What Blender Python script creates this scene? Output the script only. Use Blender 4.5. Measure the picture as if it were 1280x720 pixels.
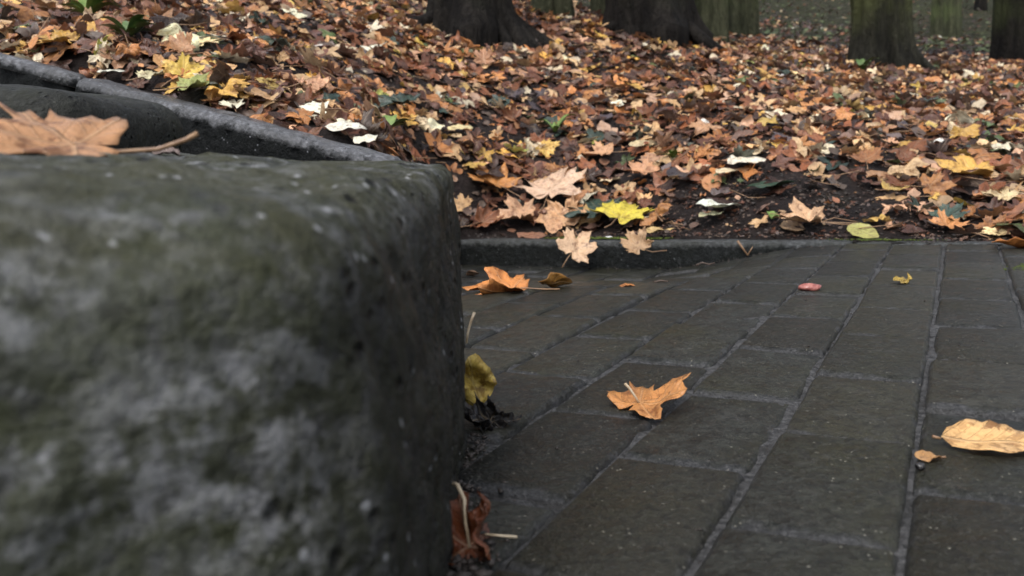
import bpy, bmesh, math, random
import numpy as np
from mathutils import Vector, Matrix, Euler, noise as mnoise

for o in list(bpy.data.objects): bpy.data.objects.remove(o)
scene = bpy.context.scene
COL = scene.collection
R = math.radians

# ------------------------------------------------------------------ camera
FPX = 1067.0; PITCH, YAW, ROLL = R(8.616), R(27.70), R(-2.554); CAM_H = 0.24
cam = bpy.data.cameras.new('camera'); cam_o = bpy.data.objects.new('camera', cam); COL.objects.link(cam_o)
cam.sensor_width = 36.0; cam.lens = FPX / 1280 * 36
cam.clip_start = 0.01; cam.clip_end = 400
cam.dof.use_dof = True; cam.dof.focus_distance = 1.05; cam.dof.aperture_fstop = 9.5
cam_o.matrix_world = (Matrix.Translation((0, 0, CAM_H)) @ Matrix.Rotation(math.pi/2 - PITCH, 4, 'X') @ Matrix.Rotation(ROLL, 4, 'Z'))
scene.camera = cam_o

# ------------------------------------------------------------------ sky, sun, exposure
SUN_EL, SUN_AZ = R(58), R(205)          # azimuth clockwise from +Y: behind the camera, a little to its left
world = bpy.data.worlds.new('World'); scene.world = world; world.use_nodes = True
nt = world.node_tree; nt.nodes.clear()
sky = nt.nodes.new('ShaderNodeTexSky'); sky.sky_type = 'NISHITA'; sky.sun_disc = False
sky.sun_elevation = SUN_EL; sky.sun_rotation = SUN_AZ
sky.air_density = 1.0; sky.dust_density = 4.0
hs = nt.nodes.new('ShaderNodeHueSaturation'); hs.inputs['Saturation'].default_value = 0.40
bg = nt.nodes.new('ShaderNodeBackground'); bg.inputs['Strength'].default_value = 0.15
wo = nt.nodes.new('ShaderNodeOutputWorld')
nt.links.new(sky.outputs[0], hs.inputs['Color']); nt.links.new(hs.outputs[0], bg.inputs['Color']); nt.links.new(bg.outputs[0], wo.inputs[0])
sun = bpy.data.lights.new('sun', 'SUN'); sun.energy = 0.9; sun.angle = R(40); sun.color = (1.0, 0.97, 0.93)
sun_o = bpy.data.objects.new('sun', sun); COL.objects.link(sun_o)
sd = Vector((math.sin(SUN_AZ)*math.cos(SUN_EL), math.cos(SUN_AZ)*math.cos(SUN_EL), math.sin(SUN_EL)))
sun_o.rotation_euler = sd.to_track_quat('Z', 'Y').to_euler(); sun_o.location = sd * 20
vs = scene.view_settings
vs.view_transform = 'Standard'; vs.look = 'None'; vs.gamma = 1; vs.use_curve_mapping = False
vs.exposure = 0.85

# ------------------------------------------------------------------ helpers
def ray(u, v):
    a = (u-640)/FPX; b = (360-v)/FPX
    c, s = math.cos(ROLL), math.sin(ROLL); a, b = a*c-b*s, a*s+b*c
    return np.array([a, math.cos(PITCH)+b*math.sin(PITCH), -math.sin(PITCH)+b*math.cos(PITCH)])
def aty(u, v, d):
    r = ray(u, v); return np.array([0, 0, CAM_H]) + r*d/r[1]
def proj(P):
    P = np.asarray(P, float); d = P - np.array([0, 0, CAM_H])
    y = d[..., 1]*math.cos(PITCH)-d[..., 2]*math.sin(PITCH); z = d[..., 1]*math.sin(PITCH)+d[..., 2]*math.cos(PITCH)
    a, b = d[..., 0]/y, z/y; c, s = math.cos(-ROLL), math.sin(-ROLL); a, b = a*c-b*s, a*s+b*c
    return 640+a*FPX, 360-b*FPX
CY, SY = math.cos(YAW), math.sin(YAW)
def to_pav(x, y): return x*CY - y*SY, x*SY + y*CY
def to_world(px, py): return px*CY + py*SY, -px*SY + py*CY
def sstep(a, b, x):
    t = np.clip((np.asarray(x, float)-a)/(b-a), 0, 1); return t*t*(3-2*t)

def tag(o, label=None, cat=None, group=None, kind=None):
    if label: o['label'] = label
    if cat: o['category'] = cat
    if group: o['group'] = group
    if kind: o['kind'] = kind
    return o
def link(name, me, parent=None, mat=None):
    if mat is not None and not me.materials: me.materials.append(mat)
    o = bpy.data.objects.new(name, me); COL.objects.link(o)
    if parent is not None: o.parent = parent
    return o
def mesh(name, V, F, mat=None, smooth=True):
    me = bpy.data.meshes.new(name); me.from_pydata([tuple(map(float, v)) for v in V], [], [tuple(map(int, f)) for f in F]); me.update()
    if smooth: me.polygons.foreach_set('use_smooth', [True]*len(me.polygons))
    if mat: me.materials.append(mat)
    return me
def fast_mesh(name, V, T, mat=None, smooth=True, col=None, uv=None):
    """triangle mesh from numpy arrays"""
    me = bpy.data.meshes.new(name); n = len(T)
    me.vertices.add(len(V)); me.vertices.foreach_set('co', np.asarray(V, np.float32).ravel())
    me.loops.add(n*3); me.loops.foreach_set('vertex_index', np.asarray(T, np.int32).ravel())
    me.polygons.add(n); me.polygons.foreach_set('loop_start', np.arange(0, n*3, 3, dtype=np.int32))
    me.update(calc_edges=True)
    me.polygons.foreach_set('use_smooth', np.full(n, smooth, bool))
    if col is not None:
        a = me.attributes.new('Col', 'FLOAT_COLOR', 'POINT'); a.data.foreach_set('color', np.asarray(col, np.float32).ravel())
    if uv is not None:
        l = me.uv_layers.new(name='UVMap'); l.data.foreach_set('uv', np.asarray(uv, np.float32)[np.asarray(T).ravel()].ravel())
    if mat: me.materials.append(mat)
    me.validate(); return me
def fbm(p, oct=4):
    return mnoise.fractal(Vector(p), 1.0, 2.0, oct)

# -------------------------------------------------- node materials
class NB:
    def __init__(self, name):
        self.m = bpy.data.materials.new(name); self.m.use_nodes = True
        self.t = self.m.node_tree; self.t.nodes.clear()
        self.out = self.t.nodes.new('ShaderNodeOutputMaterial')
        self.geo = None
    def n(self, typ, **k):
        x = self.t.nodes.new('ShaderNode'+typ)
        for a, b in k.items(): setattr(x, a, b)
        return x
    def l(self, a, b): self.t.links.new(a, b)
    def setin(self, sock, v):
        if hasattr(v, 'is_linked') or isinstance(v, bpy.types.NodeSocket): self.l(v, sock)
        else:
            if isinstance(v, tuple) and len(v) == 3 and sock.type == 'RGBA': v = (*v, 1)
            sock.default_value = v
    def pos(self):
        if not self.geo: self.geo = self.n('NewGeometry')
        return self.geo.outputs['Position']
    def objco(self):
        return self.n('TexCoord').outputs['Object']
    def noise(self, vec, scale, detail=4, rough=.55, scl=None, dist=0.0):
        if scl:
            mp = self.n('Mapping'); mp.inputs['Scale'].default_value = scl; self.l(vec, mp.inputs['Vector']); vec = mp.outputs[0]
        x = self.n('TexNoise'); self.l(vec, x.inputs['Vector'])
        x.inputs['Scale'].default_value = scale; x.inputs['Detail'].default_value = detail; x.inputs['Roughness'].default_value = rough; x.inputs['Distortion'].default_value = dist
        return x.outputs['Fac']
    def voro(self, vec, scale, feat='F1', out='Distance'):
        x = self.n('TexVoronoi'); x.feature = feat; self.l(vec, x.inputs['Vector']); x.inputs['Scale'].default_value = scale
        return x.outputs[out]
    def rng(self, v, a, b, c=0.0, d=1.0):
        x = self.n('MapRange'); x.interpolation_type = 'SMOOTHSTEP'; self.l(v, x.inputs[0])
        x.inputs[1].default_value = a; x.inputs[2].default_value = b; x.inputs[3].default_value = c; x.inputs[4].default_value = d
        return x.outputs[0]
    def math(self, op, a, b=None):
        x = self.n('Math', operation=op); self.setin(x.inputs[0], a)
        if b is not None: self.setin(x.inputs[1], b)
        return x.outputs[0]
    def mix(self, fac, a, b, mode='MIX'):
        x = self.n('Mix', data_type='RGBA', blend_type=mode)
        self.setin(x.inputs[0], fac); self.setin(x.inputs[6], a); self.setin(x.inputs[7], b)
        return x.outputs[2]
    def bump(self, h, strength=.5, dist=.01, normal=None):
        x = self.n('Bump'); x.inputs['Strength'].default_value = strength; x.inputs['Distance'].default_value = dist
        self.l(h, x.inputs['Height'])
        if normal is not None: self.l(normal, x.inputs['Normal'])
        return x.outputs[0]
    def bsdf(self, col, rough=.7, normal=None, spec=.5, **k):
        b = self.n('BsdfPrincipled'); self.setin(b.inputs['Base Color'], col); self.setin(b.inputs['Roughness'], rough)
        self.setin(b.inputs['Specular IOR Level'], spec)
        if normal is not None: self.l(normal, b.inputs['Normal'])
        for a, v in k.items(): self.setin(b.inputs[a.replace('_', ' ')], v)
        return b.outputs[0]
    def done(self, sh): self.l(sh, self.out.inputs['Surface']); return self.m

PWH, PLH = (.108-.006)/2, (.2064-.005)/2
def m_paver(edge=True):
    b = NB('wet_paver'); p = b.pos(); oi = b.n('ObjectInfo'); lo = b.objco()
    n1 = b.noise(p, 5, 5); n2 = b.noise(p, 38, 6, .7); n3 = b.noise(p, 260, 4, .75); n4 = b.noise(p, 110, 4, .7)
    c = b.mix(b.rng(n2, .32, .70), (.0092, .0100, .0085), (.025, .0265, .0225))
    c = b.mix(b.math('MULTIPLY', b.rng(n1, .42, .66), .8), c, (.017, .0168, .0075))            # thin algae film
    c = b.mix(b.math('MULTIPLY', b.rng(b.noise(p, 17, 5, .65), .55, .70), .5), c, (.046, .046, .043))   # dried scuffs
    c = b.mix(b.rng(oi.outputs['Random'], .5, 1, 0, .6), c, (.027, .0255, .017))
    tone = b.rng(b.math('FRACT', b.math('MULTIPLY', oi.outputs['Random'], 7.31)), 0, 1, .75, 1.45)
    vm = b.n('VectorMath', operation='SCALE'); b.l(c, vm.inputs[0]); b.l(tone, vm.inputs['Scale']); c = vm.outputs[0]
    c = b.mix(b.rng(n4, .42, .66, 0, .7), c, (.005, .005, .0045))
    c = b.mix(b.rng(n3, .52, .70, 0, .75), c, (.062, .061, .054))
    # sand and grit clinging to the worn edges
    sx = b.n('SeparateXYZ'); b.l(lo, sx.inputs[0])
    ex = b.math('SUBTRACT', PWH, b.math('ABSOLUTE', sx.outputs['X'])); ey = b.math('SUBTRACT', PLH, b.math('ABSOLUTE', sx.outputs['Y']))
    ed = b.math('MINIMUM', b.math('ADD', ex, .004), b.math('MULTIPLY', ey, .75))
    ed = b.math('SUBTRACT', ed, b.math('MULTIPLY', b.math('SUBTRACT', b.noise(p, 26, 5, .7), .5), .030))
    sand = b.rng(ed, -.0005, .0075, 1, 0)
    sc = b.mix(b.rng(n3, .35, .65), (.024, .025, .028), (.072, .073, .078))
    c = b.mix(b.math('MULTIPLY', sand, .72 if edge else 0.0), c, sc)
    sp = b.rng(b.voro(p, 150), .06, .17, 1, 0)
    sp = b.math('MULTIPLY', sp, b.rng(b.noise(p, 70, 1), .53, .58))
    c = b.mix(sp, c, (.24, .23, .19))
    h = b.math('ADD', b.math('MULTIPLY', n3, .6), b.math('ADD', n2, b.math('MULTIPLY', n4, .5)))
    rough = b.rng(n2, .25, .8, .26, .58)
    return b.done(b.bsdf(c, rough, b.bump(h, .85, .005), .22))
def m_joint():
    b = NB('joint_sand'); p = b.pos()
    n = b.noise(p, 160, 4, .7); n2 = b.noise(p, 14, 4)
    c = b.mix(b.rng(n, .3, .7), (.014, .014, .0145), (.085, .085, .087))
    c = b.mix(b.rng(n2, .5, .68, 0, .7), c, (.014, .0135, .011))
    return b.done(b.bsdf(c, .55, b.bump(n, 1.0, .006), .25))
def m_soil(name='soil', tint=(.016, .0115, .0105), tint2=(.046, .034, .031)):
    b = NB(name); p = b.pos()
    n = b.noise(p, 11, 6, .65); n2 = b.noise(p, 110, 5, .7); n3 = b.noise(p, 3, 3)
    c = b.mix(b.rng(n, .3, .7), tint, tint2); c = b.mix(b.rng(n2, .35, .7, 0, .6), c, (.010, .0075, .007))
    c = b.mix(b.math('MULTIPLY', b.rng(n3, .58, .7), .35), c, (.03, .036, .014))
    return b.done(b.bsdf(c, b.rng(n2, .3, .7, .38, .75), b.bump(b.math('ADD', n, n2), 1.0, .03), .18))
def m_hill():
    b = NB('woodland_ground'); p = b.pos()
    n = b.noise(p, .7, 5, .6); n2 = b.noise(p, 6, 6, .75); n3 = b.noise(p, 22, 4, .75); n4 = b.noise(p, 2.5, 4, .6)
    c = b.mix(b.rng(n, .35, .65), (.036, .046, .020), (.052, .052, .032)); c = b.mix(b.rng(n2, .42, .58), c, (.011, .012, .007))
    c = b.mix(b.rng(n4, .5, .66, 0, .7), c, (.046, .058, .022))
    c = b.mix(b.rng(n3, .55, .62, 0, .9), c, (.15, .125, .085))
    return b.done(b.bsdf(c, .85, b.bump(b.math('ADD', n2, n4), 1.0, .2), .08))
def m_stone(name, dark=(.014, .015, .0125), light=(.215, .22, .23), moss=(.036, .043, .015), mossamt=.7, pits=True, far_dark=None, face=None, rough=(.45, .75), spec=.22):
    """weathered, mossy coarse stone with pale lichen flecks"""
    b = NB(name); p = b.objco(); mid = tuple(.32*x+.68*y for x, y in zip(light, dark))
    n1 = b.noise(p, 7, 5, .6); n2 = b.noise(p, 34, 6, .7); n3 = b.noise(p, 210, 4, .75); n4 = b.noise(p, 6, 4, .55, scl=(1, 1, .6)); n5 = b.noise(p, 85, 4, .7)
    sx = b.n('SeparateXYZ'); b.l(p, sx.inputs[0])
    c = b.mix(b.rng(n2, .36, .66), dark, mid)
    mo = b.math('MULTIPLY', b.rng(n4, .40, .58), b.rng(n5, .30, .60)); c = b.mix(b.math('MULTIPLY', mo, mossamt), c, moss)
    li = b.math('MULTIPLY', b.rng(b.noise(p, 78, 5, .66), .44, .62), b.rng(b.noise(p, 14, 4, .6), .34, .60))
    c = b.mix(b.math('MULTIPLY', li, .85), c, light)
    if far_dark:                                            # stone coloured darker towards its far end, below the top
        w = b.math('ADD', sx.outputs['Y'], b.math('MULTIPLY', b.math('SUBTRACT', n1, .5), .10))
        dm = b.rng(w, far_dark[0], far_dark[1])
        zt = b.rng(b.math('ADD', sx.outputs['Z'], b.math('MULTIPLY', b.math('SUBTRACT', n1, .5), .10)), .195, .25, 1, 0)
        c = b.mix(b.math('MULTIPLY', b.math('MULTIPLY', dm, zt), .88), c, (.0075, .0070, .0062))
        c = b.mix(b.math('MULTIPLY', b.math('MULTIPLY', b.rng(w, .20, .27), b.rng(n5, .36, .62)), .45), c, (.022, .024, .009))
    if face:                                            # wetness and shade painted dark into the face below the top edge
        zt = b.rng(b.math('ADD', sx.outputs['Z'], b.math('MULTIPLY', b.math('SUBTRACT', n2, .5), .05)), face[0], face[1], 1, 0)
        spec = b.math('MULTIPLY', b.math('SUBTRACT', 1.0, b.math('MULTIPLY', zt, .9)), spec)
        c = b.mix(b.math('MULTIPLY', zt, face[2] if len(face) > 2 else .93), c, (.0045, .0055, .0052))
    if far_dark: c = b.mix(b.math('MULTIPLY', b.math('MULTIPLY', b.rng(sx.outputs['Z'], .195, .232), b.rng(b.noise(p, 18, 5, .65), .40, .60)), .75), c, (.033, .033, .012))
    c = b.mix(b.rng(n5, .50, .68, 0, .55), c, tuple(x*.5 for x in dark))
    fl = b.math('MULTIPLY', b.rng(b.voro(p, 95), .08, .24, 1, 0), b.rng(b.noise(p, 45, 1), .54, .60))
    c = b.mix(b.math('MULTIPLY', fl, .75), c, tuple(min(1, 1.5*x) for x in light))
    h = b.math('ADD', b.math('MULTIPLY', n3, .4), b.math('ADD', n2, b.math('MULTIPLY', n5, .6)))
    if pits:
        pt = b.rng(b.voro(p, 70), .06, .34, 0, 1); pm = b.rng(b.noise(p, 22, 2), .47, .58)
        if far_dark: pm = b.math('MULTIPLY', pm, b.rng(w, .24, .30, .15, 1))
        pt = b.math('SUBTRACT', 1.0, b.math('MULTIPLY', b.math('SUBTRACT', 1.0, pt), pm))
        c = b.mix(pt, (.005, .005, .005), c); h = b.math('ADD', h, pt)
    return b.done(b.bsdf(c, b.rng(n2, .3, .7, *rough), b.bump(h, .9, .008), spec))
def m_leaf(name, attr, spots=(.575, .65, .85)):
    b = NB(name); p = b.pos()
    if attr: a = b.n('Attribute'); a.attribute_name = 'Col'; col = a.outputs['Color']
    else: a = b.n('ObjectInfo'); col = a.outputs['Color']
    uv = b.n('UVMap'); sx = b.n('SeparateXYZ'); b.l(uv.outputs[0], sx.inputs[0]); perp, along = sx.outputs['X'], sx.outputs['Y']
    dark = b.mix(1.0, col, (.34, .26, .22), 'MULTIPLY')
    n1 = b.noise(p, 42, 4, .6); n2 = b.noise(p, 190, 4, .7)
    c = b.mix(b.rng(n1, .50, .66, 0, .80), col, dark)
    c = b.mix(b.rng(b.noise(p, 85 if spots[2] < .9 else 110, 3, .6), spots[0], spots[1], 0, spots[2]), c, dark)
    c = b.mix(b.rng(n2, .45, .75, 0, .45), c, dark)
    c = b.mix(b.rng(b.noise(p, 26, 2), .42, .62, 0, .45), c, b.mix(1.0, col, (1.25, 1.2, 1.1), 'MULTIPLY'))
    vein = b.rng(perp, .008, .03, 1, 0)
    f = b.math('FRACT', b.math('MULTIPLY', b.math('SUBTRACT', along, b.math('MULTIPLY', perp, .9)), 7.0))
    sv = b.rng(b.math('ABSOLUTE', b.math('SUBTRACT', f, .5)), 0, .10, 1, 0)
    va = b.math('MAXIMUM', vein, b.math('MULTIPLY', sv, .45))
    light = b.mix(.35, col, (.55, .42, .26))
    c = b.mix(b.math('MULTIPLY', va, .5), c, light)
    g = b.n('NewGeometry')
    c = b.mix(b.math('MULTIPLY', g.outputs['Backfacing'], .35), c, b.mix(.5, c, (.38, .30, .24)))
    h = b.math('ADD', va, b.math('MULTIPLY', n2, .8))
    s = b.bsdf(c, b.rng(n1, .3, .7, .22, .48), b.bump(h, .7, .0022), .38)
    tr = b.n('BsdfTranslucent'); b.l(c, tr.inputs['Color'])
    mx = b.n('MixShader'); mx.inputs[0].default_value = .12; b.l(s, mx.inputs[1]); b.l(tr.outputs[0], mx.inputs[2])
    return b.done(mx.outputs[0])
def m_plain(name, c1, c2, scale=80, rough=.5, spec=.5, bump=.3, bd=.002):
    b = NB(name); p = b.objco(); n = b.noise(p, scale, 4, .6)
    return b.done(b.bsdf(b.mix(b.rng(n, .3, .7), c1, c2), rough, b.bump(n, bump, bd), spec))
def m_bark(name, c1, c2, moss, amt):
    b = NB(name); p = b.objco()
    n = b.noise(p, 9, 6, .7, scl=(1, 1, .22), dist=.6); n2 = b.noise(p, 2.3, 4, .6); n3 = b.noise(p, 50, 4, .7, scl=(1, 1, .4))
    c = b.mix(b.rng(n, .32, .68), c1, c2); c = b.mix(b.math('MULTIPLY', b.rng(n3, .4, .7), .5), c, tuple(x*.4 for x in c1))
    sx = b.n('SeparateXYZ'); b.l(p, sx.inputs[0])
    wet = b.rng(b.math('ADD', sx.outputs['Z'], b.math('MULTIPLY', b.math('SUBTRACT', n2, .5), .5)), .12, .5)
    c = b.mix(b.math('MULTIPLY', b.math('MULTIPLY', b.rng(n2, .30, .52), wet), amt), c, moss)
    return b.done(b.bsdf(c, .8, b.bump(b.math('ADD', n, b.math('MULTIPLY', n3, .5)), 1.0, .05), .10))

M = dict(paver=m_paver(), paver_outer=m_paver(False), joint=m_joint(), soil=m_soil(), hill=m_hill(),
         crumb=m_plain('soil_crumb', (.010, .008, .007), (.045, .035, .03), 60, .7),
         block=m_stone('lichen_stone', far_dark=(.245, .305)),
         step=m_stone('mossy_stone', dark=(.008, .0085, .007), light=(.035, .037, .032), moss=(.016, .018, .009), mossamt=.9),
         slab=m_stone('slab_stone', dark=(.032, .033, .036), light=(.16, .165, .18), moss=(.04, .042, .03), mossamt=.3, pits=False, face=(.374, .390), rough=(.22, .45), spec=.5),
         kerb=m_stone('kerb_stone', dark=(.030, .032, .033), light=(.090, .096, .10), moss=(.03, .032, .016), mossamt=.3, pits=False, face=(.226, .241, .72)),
         leaf=m_leaf('leaf_single', False), leaf_spotted=m_leaf('leaf_spotted', False, (.50, .58, .95)), litter=m_leaf('leaf_mass', True),
         stem_pale=m_plain('pale_stem', (.50, .42, .30), (.36, .27, .17), 90, .45),
         stem=m_plain('tan_stem', (.28, .17, .09), (.16, .09, .05), 90, .5),
         twig=m_plain('twig_bark', (.035, .024, .018), (.09, .06, .045), 90, .7),
         black=m_plain('rotted_leaf', (.006, .006, .007), (.022, .021, .022), 120, .28, .6, .8, .004),
         pink=m_plain('pink_pebble', (.18, .045, .038), (.36, .14, .115), 160, .22, .6, .2),
         white=m_plain('white_pebble', (.6, .6, .58), (.45, .45, .43), 120, .4),
         green=m_plain('grass_green', (.085, .15, .028), (.17, .24, .06), 60, .5),
         ivy=m_plain('leafy_green', (.05, .095, .028), (.10, .15, .045), 60, .4),
         moss=m_plain('moss', (.035, .052, .010), (.085, .11, .022), 300, .9, .2, 1.0, .004),
         bark_dark=m_bark('dark_wet_bark', (.0045, .004, .004), (.022, .0195, .017), (.036, .043, .018), .7),
         bark_green=m_bark('green_bark', (.028, .031, .018), (.088, .092, .056), (.085, .105, .045), .8),
         bark_mid=m_bark('mossy_bark', (.009, .009, .0075), (.034, .033, .025), (.062, .070, .028), .85))

# ------------------------------------------------------------------ terrain: bank behind the kerb
CP = [(600,285,2.60),(600,200,2.95),(600,120,3.6),(590,45,4.8),(900,268,2.35),(900,200,2.75),(900,120,3.9),(900,62,5.9),
(1200,282,2.08),(1200,200,2.7),(1200,130,4.2),(1200,85,7),(1200,50,14),(1200,0,24),(300,112,1.95),(300,50,2.9),(300,0,3.9),
(0,50,2.15),(0,0,2.9),(450,172,1.8),(450,120,2.5),(450,50,3.7),(-300,50,2.2),(-300,-40,3),(520,198,1.95),
(815,45,5.5),(1110,85,6),(1260,75,8),(925,45,8),(1185,50,15),(690,15,9),(300,-120,8),(-300,-150,7),(800,0,16),(1000,0,22),
(1500,245,1.9),(1500,150,3.4),(1500,80,7.5),(1700,40,14),(1700,0,24)]
C3 = np.array([aty(*c) for c in CP] + [np.array([x, 60, 13.]) for x in (-50, -20, 10, 40, 70)] + [np.array([x, 30, z]) for x, z in ((-20, 8), (-5, 6.5), (45, 5.5))])
def _U(r2): return .5*r2*np.log(r2+1e-12)
_X = C3[:, :2]; _n = len(C3)
_K = _U(((_X[:, None]-_X[None])**2).sum(-1)) + np.eye(_n)*.003
_P = np.c_[np.ones(_n), _X]
_w = np.linalg.solve(np.block([[_K, _P], [_P.T, np.zeros((3, 3))]]), np.r_[C3[:, 2], 0, 0, 0])
def bank_z(x, y):
    x = np.asarray(x, float); y = np.asarray(y, float); q = np.stack([x, y], -1)
    r2 = ((q[..., None, :]-_X)**2).sum(-1)
    z = _U(r2) @ _w[:_n] + _w[_n] + _w[_n+1]*x + _w[_n+2]*y
    px, py = to_pav(x, y)
    # settles onto the kerb top close to the paving
    k = sstep(2.44, 2.23, py) * sstep(-.30, -.14, x)
    z = z*(1-k) + .002*k
    xs = [p_[0] for p_ in SLAB] + [SLAB_END[0]]; top = np.interp(x, xs, [p_[2] for p_ in SLAB] + [SLAB_END[2]])-.03
    k = sstep(.13, .03, y-bound_y(x)) * sstep(SLAB_END[0]+.01, SLAB_END[0]-.03, x)
    return z*(1-k) + np.minimum(z, top)*k
# paved surface: dips to a low corner against the kerb
def pav_z(x, y):
    px, py = to_pav(np.asarray(x, float), np.asarray(y, float))
    d = -.068*sstep(-.24, -.74, px)*sstep(1.35, 2.05, py)
    d = d + .0025*np.sin(px*5.3+1)*np.sin(py*4.1)
    return d
KERB_Y = 2.19                                             # kerb front line in paving coordinates
def kerb_line(x): return (KERB_Y - x*SY)/CY
SLAB = [tuple(aty(-330, -25, 2.25)), tuple(aty(105, 95, 1.88)), tuple(aty(478, 192, 1.55))]
SLAB_END = (-.185, float(kerb_line(-.185))+.03, .03)
def bound_y(x):
    x = np.asarray(x, float)
    xs = [p[0] for p in SLAB] + [SLAB_END[0]]; ys = [p[1] for p in SLAB] + [SLAB_END[1]]
    y = np.interp(x, xs, ys)
    return np.where(x > SLAB_END[0], kerb_line(x)+.066-.055*sstep(.75, .95, x)+.012*np.sin(x*23)*np.sin(x*9+1), np.where(x < xs[0], ys[0]+(xs[0]-x)*.3, y))
def surf(x, y):
    return np.where(np.asarray(y) > bound_y(x), bank_z(x, y), pav_z(x, y))
def hit(u, v):
    r = ray(u, v); o = np.array([0, 0, CAM_H])
    t = np.concatenate([np.arange(.25, 8, .006), np.arange(8, 60, .05)])
    P = o + r*t[:, None]; s = surf(P[:, 0], P[:, 1]); k = np.argmax(P[:, 2] < s)
    p = P[k]; p[2] = s[k]; return p

# far ground sheet and hillside
tag(link('ground', mesh('ground', [(-120, -120, -.16), (120, -120, -.16), (120, 160, -.16), (-120, 160, -.16)], [(0, 1, 2, 3)], M['soil'])), kind='structure')
def grid_mesh(name, xs, ys, zf, keep, mat, lump=0, lumpf=8, fade=None):
    X, Y = np.meshgrid(xs, ys); Z = zf(X, Y); nx, ny = len(xs), len(ys)
    if lump:
        nz = np.array([mnoise.fractal(Vector((a*lumpf, b*lumpf, 3.1)), 1.0, 2.0, 4) for a, b in zip(X.ravel(), Y.ravel())]).reshape(X.shape)
        Z = Z + nz*lump*(fade(X, Y) if fade else 1)
    V = np.stack([X, Y, Z], -1).reshape(-1, 3); i = np.arange(nx*ny).reshape(ny, nx)
    q = np.stack([i[:-1, :-1], i[:-1, 1:], i[1:, 1:], i[1:, :-1]], -1).reshape(-1, 4)
    cx, cyy = V[q].mean(1)[:, 0], V[q].mean(1)[:, 1]
    q = q[keep(cx, cyy)]
    T = np.concatenate([q[:, [0, 1, 2]], q[:, [0, 2, 3]]])
    used = np.unique(T); mp = np.zeros(len(V), int); mp[used] = np.arange(len(used))
    return fast_mesh(name, V[used], mp[T], mat)
bank = grid_mesh('bank', np.arange(-4, 8.01, .035), np.arange(1.3, 9.3, .035), bank_z, lambda x, y: y > bound_y(x)-np.where(x < -.2, .035, 0), M['soil'], .018, 9, lambda x, y: sstep(.0, .22, y-bound_y(x)))
tag(link('bank', bank), kind='structure')
hill = grid_mesh('hillside', np.arange(-60, 90, .8), np.arange(8.6, 90, .8), lambda x, y: bank_z(x, y)-.02, lambda x, y: y > 0, M['hill'], .05, 1.1)
tag(link('hillside', hill), kind='structure')
side = grid_mesh('hillside_flank', np.concatenate([np.arange(-60, -3.8, .8), [-3.7]]), np.arange(2.6, 9.6, .4), lambda x, y: bank_z(np.maximum(x, -8), y)-.03, lambda x, y: y > 2.6, M['soil'], .05, 1.1)
tag(link('hillside', side), kind='structure')
side = grid_mesh('hillside_flank2', np.concatenate([[7.8], np.arange(8, 60, .8)]), np.arange(2.2, 9.6, .4), lambda x, y: bank_z(np.minimum(x, 9), np.maximum(y, 2.4))-.03, lambda x, y: y > 0, M['soil'], .05, 1.1)
tag(link('hillside', side), kind='structure')
bed = grid_mesh('soil_bed', np.arange(-2.6, -.06, .04), np.arange(.55, 2.75, .04),
    lambda x, y: -.09 + .23*sstep(-.26, -.5, x), lambda x, y: y < bound_y(x)+.06, M['soil'], .02, 12)
tag(link('soil_bed', bed), kind='structure')

# ------------------------------------------------------------------ paving
PW, PL = .108, .2064          # pitch across and along
X0 = .353*.24                 # joint line nearest the right (from the fit of the joints)
OFF = [2.172*.24, 2.604*.24]  # running bond, alternate columns
rng = random.Random(5)
pavement = grid_mesh('pavement', np.concatenate([np.arange(-3.2, -.3, .06), np.arange(-.3, 1.6, .0135), np.arange(1.6, 4.2, .06)]), np.concatenate([np.arange(-2.6, .3, .06), np.arange(.3, 2.6, .0135), np.arange(2.6, 3.6, .06)]), lambda x, y: pav_z(x, y)-.0058,
    lambda x, y: (to_pav(x, y)[1] < KERB_Y+.02), M['joint'], .0042, 26)
pav = tag(link('pavement', pavement), kind='structure')
def paver_mesh(seed, w, l):
    r = random.Random(seed); nx, ny = 7, 11; V = []; F = []
    bx_, by_ = .0045, .0085
    xs = [-w/2, -w/2+.002, -w/2+bx_] + list(np.linspace(-w/2+bx_, w/2-bx_, nx-4)[1:-1]) + [w/2-bx_, w/2-.002, w/2]
    ys = [-l/2, -l/2+.003, -l/2+by_] + list(np.linspace(-l/2+by_, l/2-by_, ny-4)[1:-1]) + [l/2-by_, l/2-.003, l/2]
    nx, ny = len(xs), len(ys)
    for j, y in enumerate(ys):
        for i, x in enumerate(xs):
            ex, ey = min(x+w/2, w/2-x), min(y+l/2, l/2-y); e = min(ex, ey)
            z = -.0045*max(0, 1-ex/bx_)**1.3 - .0042*max(0, 1-ey/by_); bev = by_
            z += .0011*mnoise.noise(Vector((x*28, y*28, seed*7.7)))
            jx = .0017*mnoise.noise(Vector((x*40, y*40, seed*3.3+9))) if e < bev+.001 else 0
            jy = .0017*mnoise.noise(Vector((x*40, y*40, seed*5.1+29))) if e < bev+.001 else 0
            V.append((x+jx, y+jy, z))
    for j in range(ny-1):
        for i in range(nx-1):
            a = j*nx+i; F.append((a, a+1, a+nx+1, a+nx))
    # side skirt
    loop = [i for i in range(nx)] + [j*nx+nx-1 for j in range(1, ny)] + [(ny-1)*nx+i for i in range(nx-2, -1, -1)] + [j*nx for j in range(ny-2, 0, -1)]
    base = len(V)
    for k in loop: V.append((V[k][0], V[k][1], -.05))
    n = len(loop)
    for k in range(n): F.append((loop[k], base+k, base+(k+1) % n, loop[(k+1) % n]))
    return mesh('paver', V, F, M['paver'])
PM = [paver_mesh(s, PW-.0050, PL-.0045) for s in range(9)]
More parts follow.
